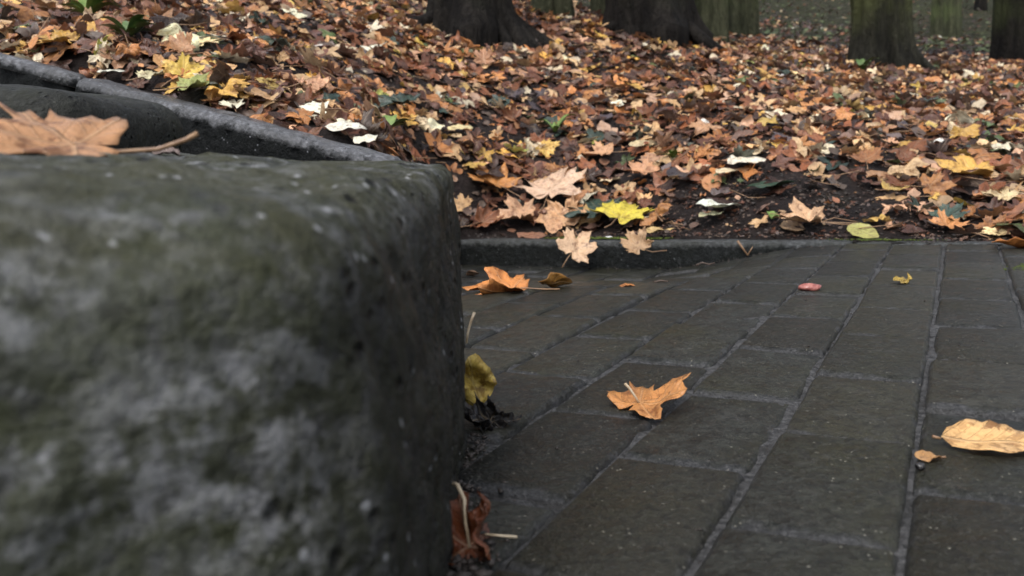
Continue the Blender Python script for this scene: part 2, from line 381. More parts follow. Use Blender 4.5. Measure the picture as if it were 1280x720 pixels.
# footprint of the big stone block (world), used also to leave out pavers beneath it
BLK = [(-.052,.745),(-.047,.60),(-.047,.45),(-.048,.345),(-.056,.280),(-.085,.243),(-.14,.208),(-.21,.168),(-.30,.125),(-.45,.08),(-.75,.06),(-.90,.12),(-.93,.35),(-.90,.70),(-.80,.82),(-.5,.80),(-.20,.785),(-.085,.775)]
def in_poly(x, y, poly):
    c = False; j = len(poly)-1
    for i in range(len(poly)):
        (xi, yi), (xj, yj) = poly[i], poly[j]
        if (yi > y) != (yj > y) and x < (xj-xi)*(y-yi)/(yj-yi)+xi: c = not c
        j = i
    return c
joined = bmesh.new(); n_ind = 0
for col in range(-27, 29):
    cx = X0 + (col-.5)*PW                       # column between joint line col and col-1
    off = OFF[col % 2 == 0] if True else 0
    for row in range(-15, 12):
        cy = off + row*PL + PL/2
        l = PL
        if cy - l/2 > KERB_Y-.03: continue
        wx, wy = to_world(cx, cy)
        if wx < -3 or wx > 4 or wy < -2.5: continue
        if wy > bound_y(wx)-.02 and wx < -.1: continue
        if wx < -.36 and wy > .72: continue
        corners = [to_world(cx+sx*PW/2, cy+sy*l/2) for sx in (-1, 1) for sy in (-1, 1)]
        if all(in_poly(a, b_, BLK) for a, b_ in corners): continue
        scale_y = 1.0; yc = cy
        if cy + l/2 > KERB_Y-.004:                 # cut stone at the kerb
            y0 = cy-l/2; y1 = KERB_Y-.004; scale_y = (y1-y0)/l; yc = (y0+y1)/2
        wx, wy = to_world(cx + rng.gauss(0, .0008), yc + rng.gauss(0, .0015))
        e = .03
        gx = (pav_z(wx+e, wy)-pav_z(wx-e, wy))/(2*e); gy = (pav_z(wx, wy+e)-pav_z(wx, wy-e))/(2*e)
        nrm = Vector((-gx+rng.gauss(0, .008), -gy+rng.gauss(0, .009), 1)).normalized()
        z = float(pav_z(wx, wy)) + rng.gauss(0, .0015)
        rot = nrm.to_track_quat('Z', 'Y').to_matrix().to_4x4()
        # keep the long side along the paving direction
        yv = Vector((SY, CY, 0)); yv = (yv - nrm*yv.dot(nrm)).normalized(); xv = yv.cross(nrm)
        mw = Matrix(((xv.x, yv.x, nrm.x, wx), (xv.y, yv.y, nrm.y, wy), (xv.z, yv.z, nrm.z, z), (0, 0, 0, 1))) @ Matrix.Rotation(rng.gauss(0, .006) + (math.pi if rng.random() < .5 else 0), 4, 'Z') @ Matrix.Diagonal((1, scale_y, 1, 1))
        uv = [proj((a, b_, 0)) if b_ > .05 else (-999, 0) for a, b_ in corners]
        vis = any(-60 < u < 1340 and 0 < v < 900 for u, v in uv) and wy > .2
        me = PM[rng.randrange(9)]
        if vis and n_ind < 298:
            o = link('paver', me, pav); o.matrix_world = mw; n_ind += 1
        else:
            b2 = bmesh.new(); b2.from_mesh(me); b2.transform(mw); tmp = bpy.data.meshes.new('t'); b2.to_mesh(tmp); b2.free(); joined.from_mesh(tmp); bpy.data.meshes.remove(tmp)
jm = bpy.data.meshes.new('outer_pavers'); joined.to_mesh(jm); joined.free(); jm.materials.clear(); jm.materials.append(M['paver_outer'])
for p_ in jm.polygons: p_.use_smooth = True
tag(link('outer_pavers', jm, pav), kind='stuff')
print('pavers', n_ind)

# ------------------------------------------------------------------ rounded, rough stones
def rough_box(name, L, W, H, r, mat, seed=0, amp=.004, freq=14, res=.014):
    """box L(x) W(y) H(z), base at z=0, rounded and pitted"""
    nx, ny, nz = [max(4, int(d/res)) for d in (L, W, H)]
    idx = {}; V = []; F = []
    def vid(i, j, k):
        key = (i, j, k)
        if key not in idx: idx[key] = len(V); V.append(Vector((L*(i/nx-.5), W*(j/ny-.5), H*(k/nz-.5))))
        return idx[key]
    for i in range(nx):
        for j in range(ny):
            F.append((vid(i, j, 0), vid(i, j+1, 0), vid(i+1, j+1, 0), vid(i+1, j, 0))); F.append((vid(i, j, nz), vid(i+1, j, nz), vid(i+1, j+1, nz), vid(i, j+1, nz)))
    for i in range(nx):
        for k in range(nz):
            F.append((vid(i, 0, k), vid(i+1, 0, k), vid(i+1, 0, k+1), vid(i, 0, k+1))); F.append((vid(i, ny, k), vid(i, ny, k+1), vid(i+1, ny, k+1), vid(i+1, ny, k)))
    for j in range(ny):
        for k in range(nz):
            F.append((vid(0, j, k), vid(0, j, k+1), vid(0, j+1, k+1), vid(0, j+1, k))); F.append((vid(nx, j, k), vid(nx, j+1, k), vid(nx, j+1, k+1), vid(nx, j, k+1)))
    hx, hy, hz = L/2-r, W/2-r, H/2-r; O = []
    for p in V:
        q = Vector((max(-hx, min(hx, p.x)), max(-hy, min(hy, p.y)), max(-hz, min(hz, p.z)))); d = p-q
        nrm = d.normalized() if d.length > 1e-9 else Vector((0, 0, 1))
        p2 = q + nrm*r
        s = Vector((seed*3.7, seed*1.3, seed))
        a = mnoise.fractal(p2*freq+s, 1, 2, 5)*amp + mnoise.noise(p2*freq*.28+s)*amp*1.8
        p2 = p2 + nrm*a; p2.z += H/2; O.append(p2)
    return mesh(name, O, F, mat)

# kerb at the far edge of the paving
kerb = link('kerb', None); kerb.empty_display_size = .1; tag(kerb, kind='structure'); kerb.location = (*to_world(-.2, KERB_Y+.03), -.12)
bpy.context.view_layer.update()
for i, (a, b_) in enumerate([(-1.33, -.222), (-.214, .80), (.808, 1.82), (1.828, 2.84)]):
    me = rough_box('kerb_stone', b_-a, .066, .245, .006, M['kerb'], seed=i+3, amp=.0016, freq=25, res=.02)
    o = link('kerb_stone', me, kerb); wx, wy = to_world((a+b_)/2, KERB_Y+.033)
    o.matrix_world = Matrix.Translation((wx, wy, -.242+(.002 if i == 0 else 0))) @ Matrix.Rotation(-YAW, 4, 'Z')

# upright edging slabs behind the block, top edge climbing to the left
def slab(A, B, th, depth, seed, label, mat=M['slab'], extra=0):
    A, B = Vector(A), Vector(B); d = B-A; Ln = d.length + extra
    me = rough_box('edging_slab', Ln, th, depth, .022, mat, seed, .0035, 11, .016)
    o = link('edging_slab', me)
    xa = d.normalized(); ya = Vector((0, 0, 1)).cross(xa).normalized(); za = xa.cross(ya)
    mid = (A+B)/2 - za*depth
    o.matrix_world = Matrix(((xa.x, ya.x, za.x, mid.x), (xa.y, ya.y, za.y, mid.y), (xa.z, ya.z, za.z, mid.z), (0, 0, 0, 1)))
    return tag(o, label, 'stone slab', 'stone slabs edging the leafy bank')
S0, S1, S2 = [Vector(s) for s in SLAB]
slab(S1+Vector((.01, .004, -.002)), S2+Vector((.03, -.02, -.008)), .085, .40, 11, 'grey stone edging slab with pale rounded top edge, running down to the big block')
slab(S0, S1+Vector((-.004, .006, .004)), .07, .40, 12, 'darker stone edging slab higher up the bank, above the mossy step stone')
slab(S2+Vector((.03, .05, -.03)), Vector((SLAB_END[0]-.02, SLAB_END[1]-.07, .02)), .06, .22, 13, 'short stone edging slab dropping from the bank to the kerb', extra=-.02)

# mossy step stone between block and slab
me = rough_box('step_stone', .95, .34, .34, .05, M['step'], 21, .008, 7, .018)
o = link('step_stone', me); o.rotation_euler = (0, R(9), R(-6)); o.location = (-1.045, 1.32, .088)
tag(o, 'dark mossy rounded step stone between the big block and the edging slab', 'stone')

# the big near block: outline swept up with a rounded shoulder
def catmull(P, n):
    P = np.array(P, float); m = len(P); out = []
    for i in range(m):
        p0, p1, p2, p3 = P[i-1], P[i], P[(i+1) % m], P[(i+2) % m]
        L_ = np.linalg.norm(p2-p1); k = max(2, int(L_/n))
        for t in np.arange(k)/k:
            out.append(.5*((2*p1)+(-p0+p2)*t+(2*p0-5*p1+4*p2-p3)*t*t+(-p0+3*p1-3*p2+p3)*t**3))
    return np.array(out)
def blk_top(x, y): return .2335 + .088*np.clip(-.05-x, -.05, .6) - .006*sstep(.5, .2, y)
def build_block():
    O = catmull(BLK, .0045); n = len(O)
    tang = np.roll(O, -2, 0)-np.roll(O, 2, 0); tang /= np.linalg.norm(tang, axis=1)[:, None]
    nin = np.stack([tang[:, 1], -tang[:, 0]], 1)                      # inward or outward, fixed below
    cen = O.mean(0)
    if ((cen-O)*nin).sum() < 0: nin = -nin
    rings = []
    zs = list(np.linspace(-.06, .0, 4)) + list(np.linspace(.006, 1, 42)[0:])
    r_edge = .010 + .028*sstep(.72, .30, O[:, 1])
    ring_pts = []
    for z in np.linspace(-.06, 0, 5)[:-1]: ring_pts.append(('w', z))
    for t in np.linspace(0, 1, 44): ring_pts.append(('s', t))
    for a in np.linspace(0, math.pi/2, 14)[1:]: ring_pts.append(('a', a))
    for k in range(1, 34): ring_pts.append(('t', k/34))
    V = []
    for kind, t in ring_pts:
        if kind in 'ws':
            zt = blk_top(O[:, 0], O[:, 1])-r_edge
            z = np.full(n, t) if kind == 'w' else zt*t
            bulge = .006*np.sin(np.clip(z/.2, 0, 1)*math.pi)
            p = O - nin*bulge[:, None]; q = np.c_[p, z]; nr = np.c_[-nin, np.zeros(n)]
        elif kind == 'a':
            ins = r_edge*(1-math.cos(t)); p = O + nin*ins[:, None]
            z = blk_top(O[:, 0], O[:, 1])-r_edge*(1-math.sin(t)); q = np.c_[p, z]
            nr = np.c_[-nin*math.cos(t), np.full(n, math.sin(t))]
        else:
            p = O + nin*r_edge[:, None]; p = p + (cen-p)*t; q = np.c_[p, blk_top(p[:, 0], p[:, 1])+.004*np.sin(t*3)]
            nr = np.c_[np.zeros((n, 2)), np.ones(n)]
        for a, b_ in zip(q, nr):
            v = Vector(a); w = mnoise.fractal(v*16, 1, 2, 6)*.0052 + mnoise.noise(v*5.5)*.0042 - .009*max(0, mnoise.noise(v*24+Vector((9, 2, 4)))-.28) + mnoise.noise(v*48)*.0016 + mnoise.noise(v*150)*.0009
            pit = mnoise.noise(v*70+Vector((5, 1, 2))); w -= .0032*max(0, pit-.42)*3
            V.append(v + Vector(b_)*w)
    m = len(ring_pts); F = []
    for k in range(m-1):
        for i in range(n): F.append((k*n+i, k*n+(i+1) % n, (k+1)*n+(i+1) % n, (k+1)*n+i))
    V.append(Vector((*cen, float(blk_top(*cen))))); c = len(V)-1
    for i in range(n): F.append(((m-1)*n+i, (m-1)*n+(i+1) % n, c))
    me = mesh('stone_block', V, F, M['block'])
    bm = bmesh.new(); bm.from_mesh(me); bmesh.ops.recalc_face_normals(bm, faces=bm.faces); bm.to_mesh(me); bm.free()
    return me
blk = link('stone_block', build_block())
tag(blk, 'large rough grey-green stone block with lichen, rounded edges, standing on the paving', 'stone block')

# ------------------------------------------------------------------ trees
def tube(path, radii, n=8, cap=True):
    V = []; F = []; P = [Vector(p) for p in path]
    for i, p in enumerate(P):
        d = (P[min(i+1, len(P)-1)]-P[max(i-1, 0)]).normalized(); up = Vector((0, 0, 1)) if abs(d.z) < .9 else Vector((1, 0, 0))
        a = d.cross(up).normalized(); b_ = d.cross(a)
        for k in range(n): t = 2*math.pi*k/n; V.append(p + (a*math.cos(t)+b_*math.sin(t))*radii[i])
    for i in range(len(P)-1):
        for k in range(n): F.append((i*n+k, i*n+(k+1) % n, (i+1)*n+(k+1) % n, (i+1)*n+k))
    if cap: F.append(tuple(range(n))[::-1]); F.append(tuple((len(P)-1)*n+k for k in range(n)))
    return V, F
def tree(u, v, d, wpx, mat, label, seed, flare=.5, lean=(0, 0), roots=(), height=6.0):
    P = aty(u, v, d); P[2] = float(bank_z(P[0], P[1])); r0 = wpx*d/FPX/2*1.0
    root = bpy.data.objects.new('tree', None); root.empty_display_size = .2; COL.objects.link(root); root.location = P
    tag(root, label, 'tree', 'trees on the leafy bank')
    r = random.Random(seed); n = 96; zs = [-.25, -.12, -.05, 0, .03, .06, .1, .14, .19, .25, .32, .4, .5, .62, .76, .9] + list(np.linspace(1.1, height, 16)); V = []; F = []
    ph = [r.uniform(0, 6.28) for _ in range(4)]
    for z in zs:
        zz = max(z, 0); fl = flare*math.exp(-zz/.16)
        for k in range(n):
            t = 2*math.pi*k/n
            rad = r0*(1 + fl*(.35+.65*max(0, math.cos(2.5*t+ph[0])) + .3*math.cos(4*t+ph[1])))*(1-.055*zz)
            rad += r0*.17*mnoise.fractal(Vector((math.cos(t)*2.2, math.sin(t)*2.2, z*1.1+seed)), 1, 2, 4) + r0*.08*mnoise.noise(Vector((math.cos(t)*5, math.sin(t)*5, z*2+seed))) + r0*.055*mnoise.noise(Vector((math.cos(t)*15, math.sin(t)*15, z*1.5+seed)))
            V.append((math.cos(t)*rad+lean[0]*zz, math.sin(t)*rad+lean[1]*zz, z))
    for i in range(len(zs)-1):
        for k in range(n): F.append((i*n+k, i*n+(k+1) % n, (i+1)*n+(k+1) % n, (i+1)*n+k))
    F.append(tuple((len(zs)-1)*n+k for k in range(n)))
    link('trunk', mesh('trunk', V, F, mat), root)
    for (ang, ln, rr) in roots:
        pth = []; rad = []
        for i in range(9):
            t = i/8; x = math.cos(R(ang+12*math.sin(t*4+seed)))*(r0*.6+ln*t); y = math.sin(R(ang+12*math.sin(t*4+seed)))*(r0*.6+ln*t)
            z = float(bank_z(P[0]+x, P[1]+y))-P[2] + rr*(.7-1.25*t)+.12*(1-t)**3
            pth.append((x, y, z)); rad.append(rr*(1-.72*t))
        v_, f_ = tube(pth, rad, 10); link('root', mesh('root', v_, f_, mat), root)
    for i in range(5):                                     # limbs overhead
        a = r.uniform(0, 6.28); z0 = height*(.62+.075*i); pth = []; rad = []
        L_ = r.uniform(1.2, 2.2)
        for k in range(7):
            t = k/6; pth.append((math.cos(a+.3*t)*(L_*t)+lean[0]*z0, math.sin(a+.3*t)*L_*t+lean[1]*z0, z0+L_*(.9*t-.15*t*t))); rad.append(r0*.34*(1-.85*t))
        v_, f_ = tube(pth, rad, 8); link('limb', mesh('limb', v_, f_, mat), root)
    return root
tree(588, 42, 4.8, 92, M['bark_dark'], 'dark wet tree trunk with spreading roots on the bank, farthest up from the kerb slabs', 1, .55, (.01, .02), ((-25, .34, .08), (-75, .28, .07), (-50, .36, .045), (200, .3, .06), (5, .5, .07), (-5, .32, .09)))
tree(812, 40, 5.5, 88, M['bark_dark'], 'thick dark tree trunk beside two pale green trunks', 2, .55, (-.05, .02), ((-20, .55, .055), (-150, .3, .05), (15, .4, .05)))
tree(889, 36, 6.6, 40, M['bark_green'], 'pale green slanting trunk pressed against the thick dark tree', 3, .25, (-.02, .02))
tree(926, 42, 8.0, 40, M['bark_green'], 'pale green mossy trunk beside the thick dark tree', 4, .15, (0, 0))
tree(1104, 78, 6.0, 66, M['bark_mid'], 'mossy grey-green trunk with dark wet foot and one buttress root', 5, .38, (-.05, 0), ((-28, .30, .075),))
tree(1262, 74, 8.0, 38, M['bark_dark'], 'dark brown trunk standing at the end of the leaf litter', 6, .25, (0, 0))
tree(1172, 38, 15.0, 15, M['bark_green'], 'slim pale green trunk far up the slope, rear one of a pair', 7, .2, (0, 0))
tree(1190, 50, 14.0, 20, M['bark_green'], 'slim pale green trunk far up the slope, front one of a pair', 8, .35, (-.01, 0))
tree(690, 14, 5.9, 46, M['bark_green'], 'broad pale green trunk seen between the two dark trees', 9, .3, (0, 0))
tree(752, 14, 6.6, 26, M['bark_green'], 'thin pale green trunk just behind the thick dark tree', 10, .2, (0, 0))
tree(1226, 8, 21, 13, M['bark_dark'], 'thin dark trunk high on the far slope', 11, .3, (0, 0))

# ------------------------------------------------------------------ leaves
MAPLE = [(0, 1.0), (6, .84), (14, .82), (18, .66), (26, .52), (33, .70), (37, .84), (44, .78), (51, .98), (57, .78), (65, .76), (71, .60), (80, .47), (90, .62), (95, .66), (104, .78), (114, .58), (125, .54), (138, .40), (158, .34), (176, .12)]
MAPLE_LO = [(0, 1.0), (14, .80), (26, .52), (37, .82), (51, .97), (65, .74), (80, .47), (104, .76), (128, .50), (172, .16)]
LOBES = [0, 50, -50, 106, -106]
def template(kind, seed, lod):
    """unit leaf: verts, tris, uv(perp,along); x right, y to the tip, origin at the stalk"""
    r = random.Random(seed*13+lod)
    if kind == 'maple':
        half = MAPLE if lod == 0 else MAPLE_LO
        pts = [(a, q) for a, q in half] + [(-a, q) for a, q in reversed(half[1:])]
        pts = [(a+r.gauss(0, 1.6), max(.08, q*(1+r.gauss(0, .07)))) for a, q in pts]
        if lod == 0:                                          # extra points along the edge
            ex = []
            for i, (a, q) in enumerate(pts):
                b_, s = pts[(i+1) % len(pts)]
                x0, y0 = q*math.sin(R(a)), q*math.cos(R(a)); x1, y1 = s*math.sin(R(b_)), s*math.cos(R(b_))
                ex.append((x0, y0)); ex.append(((x0+x1)/2*.985+r.gauss(0, .006), (y0+y1)/2*.985+r.gauss(0, .006)))
            out = np.array(ex)
        else: out = np.array([(q*math.sin(R(a)), q*math.cos(R(a))) for a, q in pts])
    else:
        asp = .30 if kind == 'long' else .42
        ts = np.linspace(0, 1, 15 if lod == 0 else 8); prof = asp*np.sin(math.pi*ts**.85)**.8*(1+.0*ts)
        rt = [(p*(1+r.gauss(0, .04)), t*1.3) for t, p in zip(ts, prof)]
        lf = [(-p*(1+r.gauss(0, .04)), t*1.3) for t, p in zip(ts, prof)][1:-1][::-1]
        out = np.array([(x, y-.5) for x, y in rt+lf])
    out = out[::-1].copy()
    rings = 5 if lod == 0 else 2
    n = len(out); V = [(0., 0.)]; 
    for k in range(1, rings+1): V += [tuple(p*(k/rings)) for p in out]
    V = np.array(V); T = []
    for i in range(n): T.append((0, 1+i, 1+(i+1) % n))
    for k in range(rings-1):
        a = 1+k*n; b_ = a+n
        for i in range(n): j = (i+1) % n; T += [(a+i, b_+i, b_+j), (a+i, b_+j, a+j)]
    # vein coordinates
    if kind == 'maple':
        best = np.full(len(V), 9.); al = np.zeros(len(V))
        for L_ in LOBES:
            dx, dy = math.sin(R(L_)), math.cos(R(L_)); along = V@np.array([dx, dy]); perp = np.abs(V@np.array([dy, -dx])); perp = np.where(along < 0, 9, perp)
            al = np.where(perp < best, along, al); best = np.minimum(best, perp)
        best = np.minimum(best, 1.0)
    else: best = np.abs(V[:, 0]); al = V[:, 1]
    return V, np.array(T), np.c_[best, al]
def shape_leaf(V2, r, kind, curl=None, k=None, ax=None, fold=None, wav=None):
    """bend the flat leaf: cylindrical curl about a random axis, midrib fold, edge waves"""
    x, y = V2[:, 0].copy(), V2[:, 1].copy(); rr = np.hypot(x, y); th = np.arctan2(x, y)
    fold = r.uniform(-.15, .45) if fold is None else fold
    wav = r.uniform(.03, .13) if wav is None else wav
    z = fold*np.abs(x)*.6 + wav*rr**1.5*np.sin(3*th+r.uniform(0, 6.28)) + wav*.6*rr*np.sin(7*th+r.uniform(0, 6.28)) + wav*.35*np.sin(x*9+y*7+r.uniform(0, 6))
    if kind == 'maple': z = z - .05*np.cos(th*7.2)*rr
    if k is None:
        k = r.choice([-1, 1, 1])*abs(r.gauss(0, .75))
        if r.random() < .3: k *= 2.2; wv2 = r.uniform(.08, .2); z = z + wv2*np.sin(x*5+r.uniform(0, 6))*np.cos(y*6+r.uniform(0, 6))
    a = r.uniform(0, 3.14) if ax is None else ax
    c, s = math.cos(a), math.sin(a); p, q = x*c+y*s, -x*s+y*c
    if abs(k) > .02:
        R0 = 1/k; p2 = np.sin(p*k)*(R0-z); z = R0-(R0-z)*np.cos(p*k); p = p2
    x, y = p*c-q*s, p*s+q*c
    return np.stack([x, y, z], 1)

PAL = {  # albedo
 'tan': (.53, .345, .18), 'orange': (.40, .175, .062), 'rust': (.20, .074, .034), 'brown': (.095, .040, .027),
 'dark': (.034, .017, .0135), 'cream': (.68, .60, .44), 'yellow': (.58, .40, .085), 'pink': (.48, .285, .18),
 'green': (.075, .105, .040), 'teal': (.035, .060, .050), 'plum': (.075, .056, .062), 'gold': (.54, .33, .085), 'lime': (.33, .34, .08)}
WORDS = {'tan': 'pale tan', 'orange': 'orange-brown', 'rust': 'rust-brown', 'brown': 'brown', 'dark': 'dark brown', 'cream': 'cream-white', 'yellow': 'bright yellow', 'pink': 'pinkish tan', 'green': 'dull green', 'teal': 'dark blue-green', 'plum': 'dark purple-grey', 'gold': 'golden', 'lime': 'yellow-green'}
def jit(c, r, a=.16):
    f = math.exp(r.gauss(0, a)); g = r.gauss(0, .05)
    return (min(.8, c[0]*f*(1+g)), min(.8, c[1]*f), min(.8, c[2]*f*(1-g)), 1)

def stem_mesh(pts, r0, r1, mat, n=6):
    m = len(pts); v_, f_ = tube(pts, [r0+(r1-r0)*i/(m-1) for i in range(m)], n); return mesh('stem', v_, f_, mat)

TEMPL = {(k, l): [template(k, s, l) for s in range(6 if k == 'maple' else 3)] for k in ('maple', 'oval', 'long') for l in (0, 1)}

HEROXY = []
def hero(u, v, px, col, kind, label, name='fallen_leaf', rz=0, tilt=(0, 0), k=.4, ax=0, fold=.2, wav=.07, stem=None, stemmat='stem', seed=0, at=None, lift=0, cat='leaf', group=None, mat='leaf'):
    """one leaf lying on the surface under the pixel; px = width in photo pixels"""
    r = random.Random(seed*17+int(u)+int(v)*3); P = hit(u, v) if at is None else np.array(at, float)
    dist = math.hypot(P[1], P[0]); wid = {'maple': 1.55, 'oval': 1.3, 'long': 1.3}[kind]; s = px*P[1]/FPX/wid
    V2, T, uv = TEMPL[(kind, 0)][r.randrange(len(TEMPL[(kind, 0)]))]
    V3 = shape_leaf(V2, r, kind, k=k, ax=ax, fold=fold, wav=wav)*s
    th = .0004
    o = bpy.data.objects.new(name, None); o.empty_display_size = s; COL.objects.link(o)
    bl = link('blade', fast_mesh('blade', V3, T, M[mat], uv=uv), o)
    sol = bl.modifiers.new('thickness', 'SOLIDIFY'); sol.thickness = th; sol.offset = 0
    cc = PAL[col] if isinstance(col, str) else col
    bl.color = jit(cc, r, .06)
    rot = Euler((R(tilt[0]), R(tilt[1]), R(rz)), 'XYZ').to_matrix() if False else (Matrix.Rotation(R(tilt[0]), 3, 'X') @ Matrix.Rotation(R(tilt[1]), 3, 'Y') @ Matrix.Rotation(R(rz), 3, 'Z'))
    if at is None:
        V0 = V3 @ np.array(rot).T; vv = v
        for _ in range(4):                       # rest it on the surface, its middle under the wanted pixel
            W = V0 + P; gap = (W[:, 2]-surf(W[:, 0], W[:, 1])); gap = np.sort(gap)[int(len(gap)*.04)]
            P[2] += -gap + .001 + lift
            pv = proj(V0.mean(0)+P)[1]
            if _ < 3: vv += .8*(v-pv); vv = min(vv, v+40); P = hit(u, vv)
    if at is None and P[1] > 1.7: HEROXY.append((P[0], P[1], s*.8))
    o.matrix_world = Matrix.Translation(P) @ rot.to_4x4()
    if stem:
        sm = stem_mesh([tuple(np.array(p)*s) for p in stem], .0011 if s > .04 else .0008, .0015 if s > .04 else .0010, M[stemmat])
        link('stem', sm, o)
    tag(o, label, cat, group); return o
ST = [(0, 0, 0), (.02, -.3, .03), (.06, -.65, .02), (.05, -1.0, .05)]

# ---- leaves on the paving, the kerb and the block
hero(800, 497, 122, (.50, .235, .08), 'maple', 'orange-brown curled maple leaf lying alone in the middle of the dark paving', rz=-62, tilt=(3, -8), k=.75, ax=1.0, fold=.1, wav=.09, stem=[(0, 0, 0), (-.03, -.05, .16), (-.08, -.10, .30), (-.14, -.12, .36)], stemmat='stem_pale', seed=9)
hero(1230, 549, 132, (.54, .35, .16), 'oval', mat='leaf_spotted', label= 'long pale yellow-brown spotted leaf lying flat across the paving', rz=-104, tilt=(10, 0), k=.7, ax=.2, fold=.12, wav=.06, stem=[(0, -.5, 0), (.0, -.6, .02)], seed=2)
hero(1156, 572, 40, (.42, .25, .11), 'oval', 'small tan curled leaf scrap beside the long spotted leaf', rz=-80, tilt=(10, 8), k=1.3, ax=.5, wav=.1, stem=[(0, .7, 0), (.05, .95, .05)], seed=3)
hero(640, 357, 88, (.52, .22, .07), 'maple', 'long curled orange leaf with brown upturned end, on paving near the kerb', rz=80, tilt=(8, 4), k=.9, ax=.1, fold=.1, wav=.12, stem=ST, seed=5)
hero(690, 353, 44, (.30, .15, .035), 'oval', 'olive-brown leaf curled up against the long orange leaf', rz=-65, tilt=(-38, -10), k=1.2, ax=.3, wav=.12, seed=8)
hero(783, 357, 24, 'orange', 'oval', 'tiny orange leaf scrap lying on the paving', rz=-80, k=.8, seed=2)
hero(1127, 350, 32, (.36, .25, .055), 'oval', 'small crumpled yellow-brown leaf on the far paving', rz=-70, tilt=(14, 12), k=2.2, ax=.8, wav=.25, seed=3)
hero(1262, 304, 56, (.42, .17, .05), 'oval', 'curled rust-orange leaf lying where the paving meets the bank', rz=-95, tilt=(-8, 10), k=1.2, ax=.2, wav=.1, seed=6)
hero(592, 342, 22, 'pink', 'oval', 'small pinkish leaf scrap at the kerb foot beside the stone block', rz=40, tilt=(-30, 10), k=.8, seed=6)
# leaning on / hanging over the kerb
P = aty(717, 313, 2.28)
hero(717, 313, 58, (.58, .40, .26), 'maple', 'pale peach star-shaped maple leaf leaning against the kerb face', rz=-38, tilt=(52, 8), k=.5, ax=.6, fold=.15, wav=.06, stem=[(0, 0, 0), (.0, -.35, -.06), (.05, -.75, -.10)], at=P, seed=7)
P = aty(798, 309, 2.20)
hero(798, 309, 46, (.42, .26, .14), 'maple', 'dull tan maple leaf hanging down the kerb, stalk on the paving', rz=25, tilt=(56, -6), k=.9, ax=.2, fold=.3, wav=.10, stem=[(0, 0, 0), (.35, -.5, .05), (.95, -.72, -.05)], at=P, seed=9)
# against the block
P = np.array([-.032, .83, .052])
hero(600, 470, 84, (.42, .29, .065), 'oval', mat='leaf_spotted', label= 'yellow-brown speckled leaf standing upright against the stone block', rz=8, tilt=(78, 14), k=1.2, ax=1.2, fold=.75, wav=.34, at=(-.041, .80, .028), stem=[(0, .8, 0), (.06, 1.0, .02), (.16, 1.22, .05), (.26, 1.38, .06)], stemmat='stem_pale', seed=4)
hero(612, 522, 84, (.012, .011, .012), 'maple', 'black rotted crumpled leaf at the foot of the stone block', rz=30, tilt=(18, 10), k=2.2, ax=.7, fold=.5, wav=.30, seed=5)
hero(604, 535, 34, (.010, .010, .010), 'oval', 'black slimy leaf scrap under the rotted crumpled leaf', rz=-60, tilt=(10, 20), k=2.0, ax=.4, wav=.30, seed=6)
hero(588, 668, 125, (.15, .042, .016), 'maple', 'reddish-brown crumpled wet leaf with two pale stalks at the block foot', rz=12, tilt=(58, -8), k=1.7, ax=.15, fold=.6, wav=.2, stem=[(0, 0, 0.02), (.03, .35, .08), (.10, .7, .12), (.04, .95, .10), (-.02, 1.0, .06)], stemmat='stem_pale', seed=1)
o = hero(606, 668, 40, (.10, .045, .035), 'maple', 'dark red-brown folded wet leaf tucked under the crumpled leaf', rz=100, tilt=(22, 12), k=1.8, ax=.9, fold=.4, wav=.2, stem=[(0, 0, .1), (-.2, -.8, .18), (-.35, -1.6, .22)], stemmat='stem_pale', seed=6)
# on top of the block and the edging
P = aty(92, 181, .46); P[2] = float(blk_top(P[0], P[1]))+.009
hero(92, 181, 250, (.40, .215, .105), 'maple', 'big tan maple leaf lying on top of the stone block, stalk curving up', rz=100, tilt=(15, 13), k=.25, ax=1.5, fold=.1, wav=.045, at=tuple(P), stem=[(0, 0, 0), (.02, -.3, -.03), (.03, -.6, .03), (.05, -.80, .13), (.06, -.88, .19)], seed=4)
P = aty(205, 178, .62); P[2] = float(blk_top(P[0], P[1]))+.004
hero(205, 178, 52, (.17, .13, .12), 'oval', 'small grey-brown withered leaf behind the maple leaf on the block', rz=80, tilt=(10, 0), k=1.4, ax=.2, wav=.15, at=tuple(P), seed=2)
